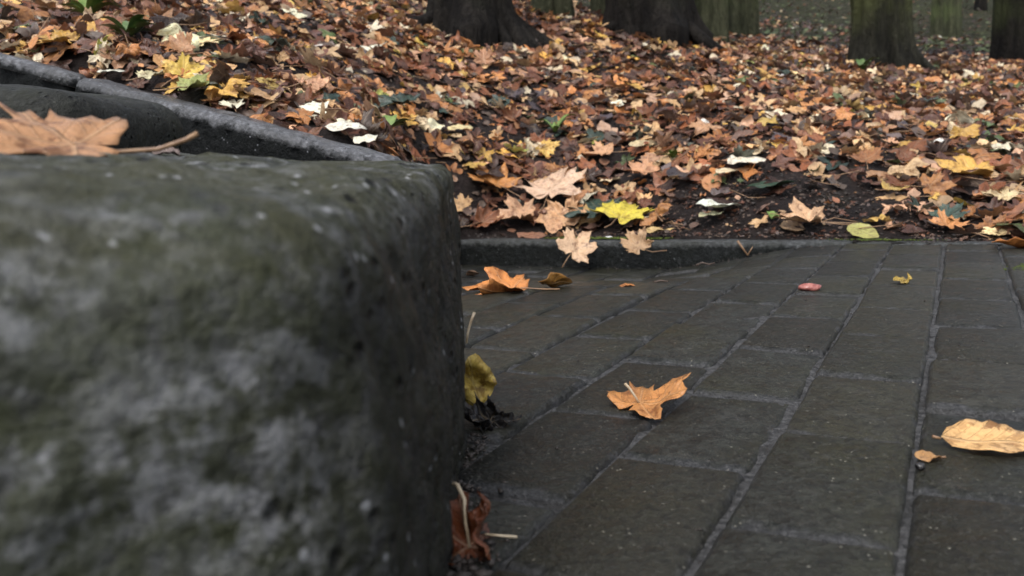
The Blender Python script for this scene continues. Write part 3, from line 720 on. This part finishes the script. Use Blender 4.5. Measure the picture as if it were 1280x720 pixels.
# ---- distinct leaves on the bank
B = [
 (688,232,84,(.62,.42,.29),'maple','large pale peach maple leaf on the bank above the mossy kerb',-20,(24,-8),.5,.6,.2),
 (622,226,66,(.50,.22,.065),'maple','bright orange maple leaf next to the stone block, on the bank',40,(20,14),.8,.5,.2),
 (604,272,50,(.22,.085,.04),'maple','rust-brown curled leaf standing on the kerb beside the stone block',-60,(40,18),1.6,.4,.4),
 (706,272,66,(.50,.32,.19),'maple','tan crumpled maple leaf overhanging the mossy kerb edge',15,(26,-14),1.3,.9,.4),
 (655,268,62,(.48,.27,.15),'maple','pale brown folded maple leaf on the kerb beneath the large peach leaf',85,(24,6),.9,.2,.5),
 (775,266,76,(.58,.50,.07),'maple','bright yellow maple leaf with green tints near the kerb',-30,(16,4),.45,.7,.2),
 (752,262,80,(.035,.06,.045),'maple','dark green leaf underneath the bright yellow maple leaf',60,(12,-4),.4,.2,.1),
 (892,256,58,(.70,.68,.55),'long','cream-white curved leaf over bare soil near the kerb',-78,(8,10),1.1,.4,.3),
 (886,267,34,(.66,.60,.36),'oval','pale yellow leaf scrap under the cream-white curved leaf',-70,(6,0),.5,.4,.2),
 (827,291,46,(.52,.36,.16),'long','narrow tan leaf lying along the kerb top',95,(4,0),.6,.4,.15),
 (928,201,50,(.72,.70,.60),'oval','large cream-white oval leaf with a green leaf in front',-75,(14,4),.5,.3,.2),
 (906,214,34,(.62,.58,.44),'oval','small cream leaf under the large cream-white oval leaf',-60,(10,0),.5,.3,.2),
 (952,231,66,(.022,.052,.030),'long','dark green glossy leaf on bare soil below the cream oval leaf',-95,(6,-4),.3,.3,.2),
 (886,158,44,(.48,.25,.13),'maple','orange-tan domed maple leaf on dark soil, midway up the bank',10,(24,0),-1.1,.4,.1),
 (848,217,46,(.055,.048,.056),'oval','dark purple-grey leaf on bare soil',-50,(14,10),.9,.3,.3),
 (806,212,44,(.50,.27,.15),'maple','orange-tan ragged leaf beside the dark purple-grey leaf',30,(20,0),.8,.9,.2),
 (800,180,36,(.62,.52,.33),'oval','cream oval leaf with long stalk on the open bank',-70,(16,4),.5,.3,.2),
 (756,190,44,(.52,.30,.17),'maple','peach-tan spiky maple leaf on open dark soil',70,(18,-6),.6,.3,.2),
 (572,160,30,(.62,.54,.30),'oval','round cream-yellow leaf on dark soil behind the stone block',-80,(18,0),.3,.3,.1),
 (428,158,46,(.74,.72,.62),'oval','cream-white pointed leaf resting against the edging slab',-62,(18,8),.3,.3,.15),
 (456,173,34,(.70,.68,.56),'oval','small cream-white leaf overlapping the pointed one at the edging slab',-40,(20,6),.3,.3,.15),
 (506,134,66,(.032,.058,.048),'maple','dark blue-green leaf lying flat on the bank behind the block',75,(14,0),.4,.3,.1),
 (650,51,24,(.62,.48,.05),'maple','small bright yellow leaf at the foot of the dark rooted tree',0,(20,0),.3,.3,.1),
 (293,130,32,(.70,.66,.50),'maple','cream-white angular leaf just above the edging slab',20,(24,6),.6,.3,.2),
 (238,108,58,(.30,.33,.11),'maple','yellow-green fading leaf just above the edging slab',-70,(20,0),.5,.3,.2),
 (138,89,32,(.70,.68,.56),'oval','cream leaf touching the joint of the two edging slabs',-80,(10,0),.3,.3,.1),
 (186,95,36,(.58,.52,.32),'maple','pale yellow leaf lying behind the edging slab',-50,(22,0),.5,.5,.2),
 (84,50,50,(.46,.27,.06),'maple','golden-brown leaf on the upper bank beside a green weed',80,(20,6),.8,.4,.2),
 (230,56,36,(.44,.25,.14),'maple','tan curled leaf standing on edge on the upper bank',10,(62,10),1.1,.4,.4),
 (1222,212,70,(.54,.34,.09),'maple','golden-orange large maple leaf in the litter at the bank foot',60,(16,6),.7,.4,.3),
 (1252,244,46,(.60,.47,.27),'maple','cream-tan leaf on the bank edge above the rust-orange leaf',-30,(14,0),.5,.4,.2),
 (1082,196,44,(.28,.13,.06),'maple','rust-brown broad leaf half buried in the litter',-20,(22,-8),.6,.4,.3),
 (1012,272,70,(.46,.29,.17),'maple','pale brown crumpled leaf near the kerb end',65,(12,4),1.0,.4,.3),
 (1112,236,36,(.50,.33,.09),'maple','golden small leaf on bare soil near the kerb end',-70,(16,10),.9,.4,.3),
 (605,72,28,(.44,.23,.13),'maple','tan leaf standing upright below the dark rooted tree',0,(66,0),.8,.4,.4),
 (692,285,34,(.48,.29,.17),'oval','tan leaf scrap drooping over the mossy kerb edge',-10,(30,0),.9,.4,.3),
]
for i, (u, v, px, col, kind, lab, rz, tl, k, ax, fold) in enumerate(B):
    hero(u, v, px*1.05, col, kind, lab, rz=rz, tilt=tl, k=k, ax=ax, fold=fold, wav=.08, lift=.022, seed=i, stem=ST if kind == 'maple' and px > 30 else None)

for u_, v_, px_ in ((112, 28, 30), (162, 56, 26), (485, 172, 24), (694, 172, 20)):
    p_ = hit(u_, v_); HEROXY.append((p_[0], p_[1], px_*p_[1]/FPX*.9))
# ---- the litter: a few hundred single leaves on top, the rest as one mass
r = random.Random(77); nr = np.random.default_rng(3)
def soil_mask(x, y):
    """0 where the soil lies bare (strip along the kerb), 1 in full litter"""
    px, py = to_pav(x, y); d = py-KERB_Y
    n = mnoise.fractal(Vector((x*2.3, y*2.3, 1.7)), 1, 2, 3)
    if x < -.1: return 1.0
    edge = .14 + .42*float(sstep(-.95, -.55, px))*float(sstep(.05, -.25, px)) + .25*n
    lo = .30 if px < -.7 else .26
    return min(1.0, lo + float(sstep(edge*.5, edge+.2, d)))
POS = []
def scatter(n, d0, d1, amin=-.75, amax=.78):
    out = []
    while len(out) < n:
        y = (r.uniform(d0**2, d1**2))**.5; x = r.uniform(amin, amax)*y
        if y < bound_y(x)+.045: continue
        if r.random() > soil_mask(x, y) or r.random() < float(sstep(6.2, 8.6, y)): continue
        out.append((x, y))
    return out
leaves = []   # x,y,zoff,size,color,kind,layer
DARKW = [('dark', 5), ('brown', 6.5), ('rust', 5), ('orange', 3), ('tan', 2), ('pink', 1), ('plum', .8), ('teal', .5), ('green', .4)]
TOPW = [('tan', 6), ('orange', 5), ('rust', 4), ('brown', 4), ('pink', 2.5), ('gold', 3.2), ('cream', 3.4), ('dark', 2), ('yellow', .45), ('green', .5), ('teal', .45), ('lime', .25), ('plum', .5)]
def pick(ws):
    t = r.random()*sum(w for _, w in ws)
    for c, w in ws:
        t -= w
        if t <= 0: return c
    return ws[-1][0]
def topcol(x, y):
    n = mnoise.fractal(Vector((x*1.5, y*1.1, 8.3)), 1, 2, 3)
    return pick(DARKW) if r.random() < float(sstep(-.05, .40, n))*.5 else pick(TOPW)
for (x, y) in scatter(10500, 1.7, 9.0): leaves.append((x, y, r.uniform(.0, .012), r.uniform(.034, .074), pick(DARKW), 'maple' if r.random() < .7 else 'oval', 0))
for (x, y) in scatter(4500, 1.7, 5.2): leaves.append((x, y, r.uniform(.0, .010), r.uniform(.012, .032), pick(DARKW), r.choice(['oval', 'maple', 'long']), 0))
for (x, y) in scatter(8200, 1.7, 8.8): leaves.append((x, y, r.uniform(.006, .020), r.uniform(.026, .072), topcol(x, y), 'maple' if r.random() < .74 else 'oval', 1))
for (x, y) in scatter(1900, 1.7, 4.6): leaves.append((x, y, r.uniform(.006, .02), r.uniform(.014, .034), pick(TOPW), r.choice(['oval', 'maple', 'long']), 1))
FRAGW = [('dark', 9), ('brown', 4), ('rust', 1.5), ('plum', 1), ('tan', .35)]
for _ in range(4200):
    px = r.uniform(-1.05, 1.3); py = KERB_Y+.06+abs(r.gauss(0, .35)); x, y = to_world(px, py)
    if y < bound_y(x)+.02 or x < -.12: continue
    leaves.append((x, y, r.uniform(0, .006), r.uniform(.003, .015), pick(FRAGW), r.choice(['oval', 'maple', 'long']), 0))
for a0, a1 in ((-1.25, -.75), (.78, 1.25)):        # the litter goes on to both sides
    for (x, y) in scatter(3000, 1.7, 7.0, a0, a1): leaves.append((x, y, r.uniform(.0, .012), r.uniform(.034, .074), pick(DARKW), 'maple' if r.random() < .7 else 'oval', 0))
    for (x, y) in scatter(2000, 1.7, 7.0, a0, a1): leaves.append((x, y, r.uniform(.006, .02), r.uniform(.026, .072), topcol(x, y), 'maple' if r.random() < .74 else 'oval', 1))
for _ in range(330):                               # drift caught behind the edging slabs
    x = r.uniform(-1.7, -.2); y = float(bound_y(x))+.05+abs(r.gauss(0, .12))
    leaves.append((x, y, r.uniform(0, .02), r.uniform(.026, .062), topcol(x, y), 'maple' if r.random() < .7 else 'oval', 1))
xy = np.array([(l[0], l[1]) for l in leaves]); ZB = bank_z(xy[:, 0], xy[:, 1]); e = .05
GX = (bank_z(xy[:, 0]+e, xy[:, 1])-bank_z(xy[:, 0]-e, xy[:, 1]))/(2*e); GY = (bank_z(xy[:, 0], xy[:, 1]+e)-bank_z(xy[:, 0], xy[:, 1]-e))/(2*e)
UU, VV = proj(np.c_[xy, ZB])
def covers(x, y, s, layer):
    for hx, hy, hr in HEROXY:
        dx, dy = x-hx, y-hy; L_ = math.hypot(hx, hy); fwd = -(dx*hx+dy*hy)/L_; lat = abs(dx*hy-dy*hx)/L_     # fwd: towards the open side of the bank
        if lat < hr*.85+s*.2 and -hr*.7 < fwd < hr*1.3+s*.35: return True
    return False
size_px = np.array([l[3] for l in leaves])*1.5*FPX/xy[:, 1]
def hidden(u, v):
    if u < 470: return v > 55+.28*u
    return u < 590 and v > 185
gone = [l[6] == 1 and l[1] < 6 and covers(l[0], l[1], l[3], l[6]) for l in leaves]
score = np.array([size_px[i] if (not gone[i] and leaves[i][6] == 1 and 8 < UU[i] < 1272 and 6 < VV[i] < 305 and not hidden(UU[i], VV[i])) else 0 for i in range(len(leaves))])
chosen = set(np.argsort(-score)[:262].tolist())
VARS = {}
def variant(kind, i):
    key = (kind, i)
    if key not in VARS:
        q = random.Random(i*31+len(kind)); V2, T, uv = TEMPL[(kind, 0)][i % len(TEMPL[(kind, 0)])]
        V3 = shape_leaf(V2, q, kind); me = fast_mesh('fallen_leaf', V3, T, M['leaf'], uv=uv)
        a = q.uniform(-.3, .3); sm = stem_mesh([(0, 0 if kind == 'maple' else -.5, 0), (a*.2, -.35, .02), (a*.6, -.7, .06), (a, -1.05, q.uniform(0, .15))], .016, .024, M['stem'], 5)
        VARS[key] = (me, sm, V3)
    return VARS[key]
LANDMARK = [(688,232,'the peach maple leaf above the kerb'),(775,266,'the bright yellow leaf by the kerb'),(892,256,'the curved cream-white leaf'),(928,201,'the cream-white oval leaf'),(886,158,'the domed orange-tan leaf'),(848,217,'the purple-grey leaf'),(572,160,'the round cream-yellow leaf'),(440,162,'the cream-white leaves at the slab'),(506,134,'the flat blue-green leaf'),(640,50,'the roots of the dark tree'),(293,130,'the cream angular leaf above the slab'),(238,108,'the yellow-green fading leaf'),(138,89,'the joint of the edging slabs'),(84,50,'the golden-brown leaf by a weed'),(162,56,'the dark green rosette weed'),(112,20,'the bright green grassy weed'),(1222,212,'the big golden-orange leaf'),(1082,196,'the broad rust-brown leaf'),(1012,272,'the crumpled leaf at the kerb end'),(1112,236,'the small golden leaf'),(1252,244,'the cream-tan leaf at the bank edge'),(605,72,'the upright leaf below the rooted tree'),(812,60,'the thick dark trunk'),(925,62,'the pale green trunk'),(1104,95,'the mossy buttressed trunk'),(1255,90,'the dark trunk at the litter end'),(622,226,'the orange leaf beside the block'),(756,190,'the spiky peach-tan leaf'),(694,172,'the upright green sprout'),(230,56,'the tan leaf standing on edge')]
LMP = [hit(u, v) for u, v, _ in LANDMARK]
groups = {}
AV, AT, AC, AU = [], [], [], []; vo = 0
for i, (x, y, zo, s, cname, kind, layer) in enumerate(leaves):
    if s > .016 and gone[i]: continue
    tl = .26 if layer == 0 else .33
    nrm = Vector((-GX[i]+r.gauss(0, tl), -GY[i]+r.gauss(0, tl), 1)).normalized()
    rot = nrm.to_track_quat('Z', 'Y').to_matrix() @ Matrix.Rotation(r.uniform(0, 6.28), 3, 'Z')
    c = jit(PAL[cname], r, .22)
    if i in chosen:
        me, sm, V3 = variant(kind, r.randrange(14))
        W = (V3*s) @ np.array(rot).T + np.array([x, y, ZB[i]])
        gap = np.sort(W[:, 2]-(ZB[i]+GX[i]*(W[:, 0]-x)+GY[i]*(W[:, 1]-y)))[int(len(W)*.05)]
        with_stem = r.random() < .6 and kind == 'maple' and size_px[i] > 22
        if with_stem:
            o = bpy.data.objects.new('fallen_leaf', None); o.empty_display_size = .5; COL.objects.link(o); bl = link('blade', me, o); bl.color = c; link('stem', sm, o)
        else: o = link('fallen_leaf', me); o.color = c
        o.matrix_world = Matrix.Translation((x, y, ZB[i]-gap+zo*.7)) @ rot.to_4x4() @ Matrix.Diagonal((s, s, s, 1))
        dl = [math.dist((x, y), q[:2]) for q in LMP]; lm = LANDMARK[int(np.argmin(dl))][2]
        size = 'large' if s > .053 else ('small' if s < .036 else 'mid-sized')
        lab = f"{size} {WORDS[cname]} {'lobed' if kind == 'maple' else 'oval'} leaf{' with stalk' if with_stem else ''} near {lm}"
        tag(o, lab, 'leaf', 'fallen leaves on the bank: '+lab)
    else:
        lod = 0 if (layer == 1 and y < 3.0 and abs(x) < .8*y) else 1
        V2, T, uv = TEMPL[(kind, lod)][r.randrange(len(TEMPL[(kind, lod)]))]
        V3 = shape_leaf(V2, r, kind)*s; W = V3 @ np.array(rot).T
        gap = np.sort(W[:, 2]-(GX[i]*W[:, 0]+GY[i]*W[:, 1]))[int(len(W)*.08)]
        W = W + np.array([x, y, ZB[i]-gap+zo*.6])
        AV.append(W); AT.append(T+vo); AU.append(uv); AC.append(np.tile(c, (len(W), 1))); vo += len(W)
tag(link('leaf_litter', fast_mesh('leaf_litter', np.concatenate(AV), np.concatenate(AT), M['litter'], col=np.concatenate(AC), uv=np.concatenate(AU))), 'dense litter of brown, tan and orange fallen leaves covering the bank', 'leaf litter', kind='stuff')
print('litter verts', vo)
# sparse leaves on the far slope
AV, AT, AC, AU = [], [], [], []; vo = 0
FAR = [('brown', 2), ('tan', .8), ('dark', 4), ('green', 4), ('cream', .2), ('rust', 1.0), ('plum', 1.5)]
pts = []
while len(pts) < 8000:
    y = r.uniform(8.4**.5, 30**.5)**2; x = r.uniform(-.3, .85)*y; pts.append((x, y))
pz = bank_z(np.array([p[0] for p in pts]), np.array([p[1] for p in pts]))
for (x, y), z in zip(pts, pz):
    V2, T, uv = TEMPL[('maple', 1)][r.randrange(6)]; s = r.uniform(.035, .065)
    V3 = shape_leaf(V2, r, 'maple')*s
    rot = Vector((r.gauss(0, .3), r.gauss(-.15, .3), 1)).normalized().to_track_quat('Z', 'Y').to_matrix() @ Matrix.Rotation(r.uniform(0, 6.28), 3, 'Z')
    W = V3 @ np.array(rot).T + np.array([x, y, z+.02]); c = jit(PAL[pick(FAR)], r, .2)
    AV.append(W); AT.append(T+vo); AU.append(uv); AC.append(np.tile(c, (len(W), 1))); vo += len(W)
tag(link('scattered_leaves', fast_mesh('scattered_leaves', np.concatenate(AV), np.concatenate(AT), M['litter'], col=np.concatenate(AC), uv=np.concatenate(AU))), 'thin scatter of fallen leaves over the far woodland slope', 'leaf litter', kind='stuff')

# ------------------------------------------------------------------ small things
def pebble(name, u, v, px, mat, label, sq=.55, seed=0, asp=1.0, at=None):
    P = hit(u, v) if at is None else np.array(at); s = px*P[1]/FPX/2
    bm = bmesh.new(); bmesh.ops.create_icosphere(bm, subdivisions=3, radius=1)
    for q in bm.verts:
        n_ = 1+.30*mnoise.noise(q.co*1.3+Vector((seed, 2, 3)))+.05*mnoise.noise(q.co*4+Vector((seed, 2, 3)))
        q.co = Vector((q.co.x*s*n_, q.co.y*s*asp*n_, (q.co.z*sq+sq*.85)*s*n_))
    me = bpy.data.meshes.new(name); bm.to_mesh(me); bm.free(); me.materials.append(mat)
    for p_ in me.polygons: p_.use_smooth = True
    o = link(name, me); o.location = P; o.rotation_euler = (0, 0, seed)
    return tag(o, label, 'pebble')
pebble('pebble', 1012, 364, 29, M['pink'], 'shiny flattened pink pebble lying on the paving', .34, 6.1, .7)
pebble('pebble', 762, 324, 9, M['white'], 'tiny white pebble at the foot of the kerb', .6, 2)
pebble('pebble', 1150, 588, 13, M['black'], 'small black pebble beside the tan leaf scrap', .8, 3)
def twig(u, v, pts, rad, label, mat=M['twig']):
    P = hit(u, v); s = P[1]/FPX; pth = [(p[0]*s, p[1]*s, p[2]*s+.003) for p in pts]; v_, f_ = tube(pth, [rad*(1-.5*i/(len(pts)-1)) for i in range(len(pts))], 6)
    o = link('twig', mesh('twig', v_, f_, mat)); o.location = P
    return tag(o, label, 'twig')
t_ = twig(934, 320, [(-12, 0, 18), (-4, 0, 6), (0, 0, 0), (6, 4, 0)], .003, 'small reddish forked twig leaning at the kerb foot', M['stem'])
v_, f_ = tube([(0, 0, 0), (.008, .0, .013), (.017, 0, .028)], [.0016, .0014, .001], 6); link('side_shoot', mesh('side_shoot', v_, f_, M['stem']), t_)
twig(826, 355, [(-8, 0, 0), (0, 2, 2), (9, -2, 1)], .0028, 'short black twig on the far paving near the orange scrap')
twig(880, 333, [(-10, 0, 0), (-2, 2, 3), (6, -3, 1), (14, 2, 2)], .003, 'thin dark twig lying on paving below the kerb')
twig(822, 274, [(-28, -10, 0), (-10, 0, 2), (10, 0, 3), (28, 8, 1)], .0022, 'pale leaf stalk beside the bright yellow leaf', M['stem_pale'])
# loose soil crumbs along the kerb foot, block foot and joints
CV, CT, vo = [], [], 0
bm = bmesh.new(); bmesh.ops.create_icosphere(bm, subdivisions=1, radius=1); IV = np.array([q.co[:] for q in bm.verts]); IT = np.array([[q.index for q in f.verts] for f in bm.faces]); bm.free()
def crumb(x, y, s, z):
    global vo
    q = IV*np.array([s*r.uniform(.7, 1.4), s*r.uniform(.7, 1.4), s*r.uniform(.4, .9)])*(1+.25*nr.standard_normal((len(IV), 1)))
    CV.append(q+np.array([x, y, z+s*.2])); CT.append(IT+vo); vo += len(IV)
for _ in range(420):
    px = r.uniform(-1.1, .9); py = KERB_Y-abs(r.gauss(0, .05)); x, y = to_world(px, py); crumb(x, y, abs(r.gauss(.0011, .0009))+.0004, float(pav_z(x, y)))
for _ in range(420):
    y = r.uniform(.36, .80); x = -.046+abs(r.gauss(0, .010)) + (.01 if y < .5 else 0); crumb(x, y, abs(r.gauss(.0009, .0010))+.0004, float(pav_z(x, y))-.001)
for _ in range(260):
    y = r.uniform(.40, .52); x = -.045+abs(r.gauss(0, .013)); crumb(x, y, abs(r.gauss(.0014, .0013))+.0005, float(pav_z(x, y))+abs(r.gauss(0, .002)))
for _ in range(300):
    y = r.uniform(.45, 2.2); x = r.uniform(-.1, .62)*y; crumb(x, y, abs(r.gauss(.0005, .0004))+.0003, float(pav_z(x, y)))
for _ in range(8000):
    x = r.uniform(-.3, 2.2); py = KERB_Y+r.uniform(.0, .75); px = to_pav(x, 0)[0]; y = (py-x*SY)/CY
    if y > bound_y(x): crumb(x, y, abs(r.gauss(.0018, .0017))+.0007, float(bank_z(x, y)))
tag(link('soil_crumbs', fast_mesh('soil_crumbs', np.concatenate(CV), np.concatenate(CT), M['crumb'])), 'loose dark soil crumbs along the kerb and stone block', 'soil', kind='stuff')
# twigs and stalks among the litter
CV, CF = [], []
for _ in range(520):
    y = r.uniform(1.9, 6); x = r.uniform(-.6, .7)*y
    if y < bound_y(x)+.04: continue
    z = float(bank_z(x, y))+r.uniform(.004, .03); a = r.uniform(0, 6.28); L_ = r.uniform(.02, .07); b_ = r.gauss(0, .015)
    pts = [(x-math.cos(a)*L_, y-math.sin(a)*L_, z), (x+b_, y-b_, z+r.uniform(0, .015)), (x+math.cos(a)*L_, y+math.sin(a)*L_, z+r.gauss(.005, .01))]
    v_, f_ = tube(pts, [.0014, .0012, .0008], 5); k0 = len(CV); CV += v_; CF += [tuple(q+k0 for q in f) for f in f_]
tag(link('litter_stalks', mesh('litter_stalks', CV, CF, M['stem'])), 'thin leaf stalks and twigs strewn through the leaf litter', 'twigs', kind='stuff')

# weeds on the bank
def weed(u, v, px, nbl, mat, label, name='weed_plant', broad=.16, seed=1):
    P = hit(u, v); P[2] += .02; s = px*1.7*P[1]/FPX; q = random.Random(seed)
    root = bpy.data.objects.new(name, None); root.empty_display_size = .02; COL.objects.link(root); root.location = P
    for i in range(nbl):
        a = q.uniform(0, 6.28); L_ = s*q.uniform(.5, 1); up = q.uniform(.45, 1.2); V = []; F = []; nseg = 6
        for k in range(nseg+1):
            t = k/nseg; rr = L_*t; z = L_*up*(1.3*t-t*t*.9); w = L_*broad*math.sin(math.pi*min(1, .12+.88*t)**.9)*.9+.0004
            cx, cy_ = math.cos(a)*rr*.8, math.sin(a)*rr*.8
            V += [(cx-math.sin(a)*w, cy_+math.cos(a)*w, z+.15*w), (cx, cy_, z-.2*w), (cx+math.sin(a)*w, cy_-math.cos(a)*w, z+.15*w)]
        for k in range(nseg):
            for m_ in (0, 1): b0 = k*3+m_; F.append((b0, b0+1, b0+4, b0+3))
        link('leaf_blade', mesh('leaf_blade', V, F, mat), root)
    return tag(root, label, 'plant', 'green weeds on the bank')
weed(112, 30, 34, 18, M['green'], 'larger bright green grassy weed on the upper bank', seed=2, broad=.14)
weed(162, 58, 30, 14, M['ivy'], 'dark green rosette weed above the edging slabs', seed=5, broad=.2)
weed(485, 172, 24, 8, M['green'], 'small green broad-leaved seedling close behind the stone block', seed=7, broad=.32)
weed(842, 205, 16, 5, M['green'], 'tiny green sprout on bare soil beside the purple-grey leaf', seed=9, broad=.3)
weed(694, 172, 22, 6, M['green'], 'small upright green sprout in the litter above the peach leaf', seed=11, broad=.22)
weed(966, 284, 13, 5, M['green'], 'tiny pale green seedling at the kerb edge', seed=13, broad=.3)
weed(1078, 92, 18, 8, M['ivy'], 'small green tuft by the mossy trunk', seed=15, broad=.2)
# moss cushions: on the kerb top by the block and on the paving edge at the right
def moss_patch(name, pts, label, n=420, s=.004):
    V, T, k0 = [], [], 0; q = random.Random(len(label))
    for _ in range(n):
        (x, y, z), (sx, sy) = pts[q.randrange(len(pts))]; a = q.gauss(0, .45); b_ = q.gauss(0, .45)
        x += a*sx*CY + b_*sy*SY; y += -a*sx*SY + b_*sy*CY
        ss = s*q.uniform(.4, 1.2); w = IV*np.array([ss, ss, ss*.55]); V.append(w+np.array([x, y, z])); T.append(IT+k0); k0 += len(IV)
    return tag(link(name, fast_mesh(name, np.concatenate(V), np.concatenate(T), M['moss'])), label, 'moss', kind='stuff')
kp = []
for px in np.linspace(-1.0, -.74, 8): x, y = to_world(px, KERB_Y+.045); kp.append(((x, y, .0085), (.06, .022)))
moss_patch('moss_patch', kp, 'bright green moss cushion along the kerb top beside the block', 600, .004)
x, y = to_world(.115, 1.80); x2, y2 = to_world(.13, 1.66)
moss_patch('moss_patch', [((x, y, .001), (.025, .06)), ((x2, y2, .001), (.02, .06))], 'green moss growing over the paving joints by the far edge', 380, .0035)
x, y = to_world(.3, KERB_Y+.03); x2, y2 = to_world(-.15, KERB_Y+.03)
moss_patch('moss_patch', [((x, y, .012), (.1, .015)), ((x2, y2, .008), (.12, .015))], 'thin olive moss film over the buried kerb end', 260, .0035)
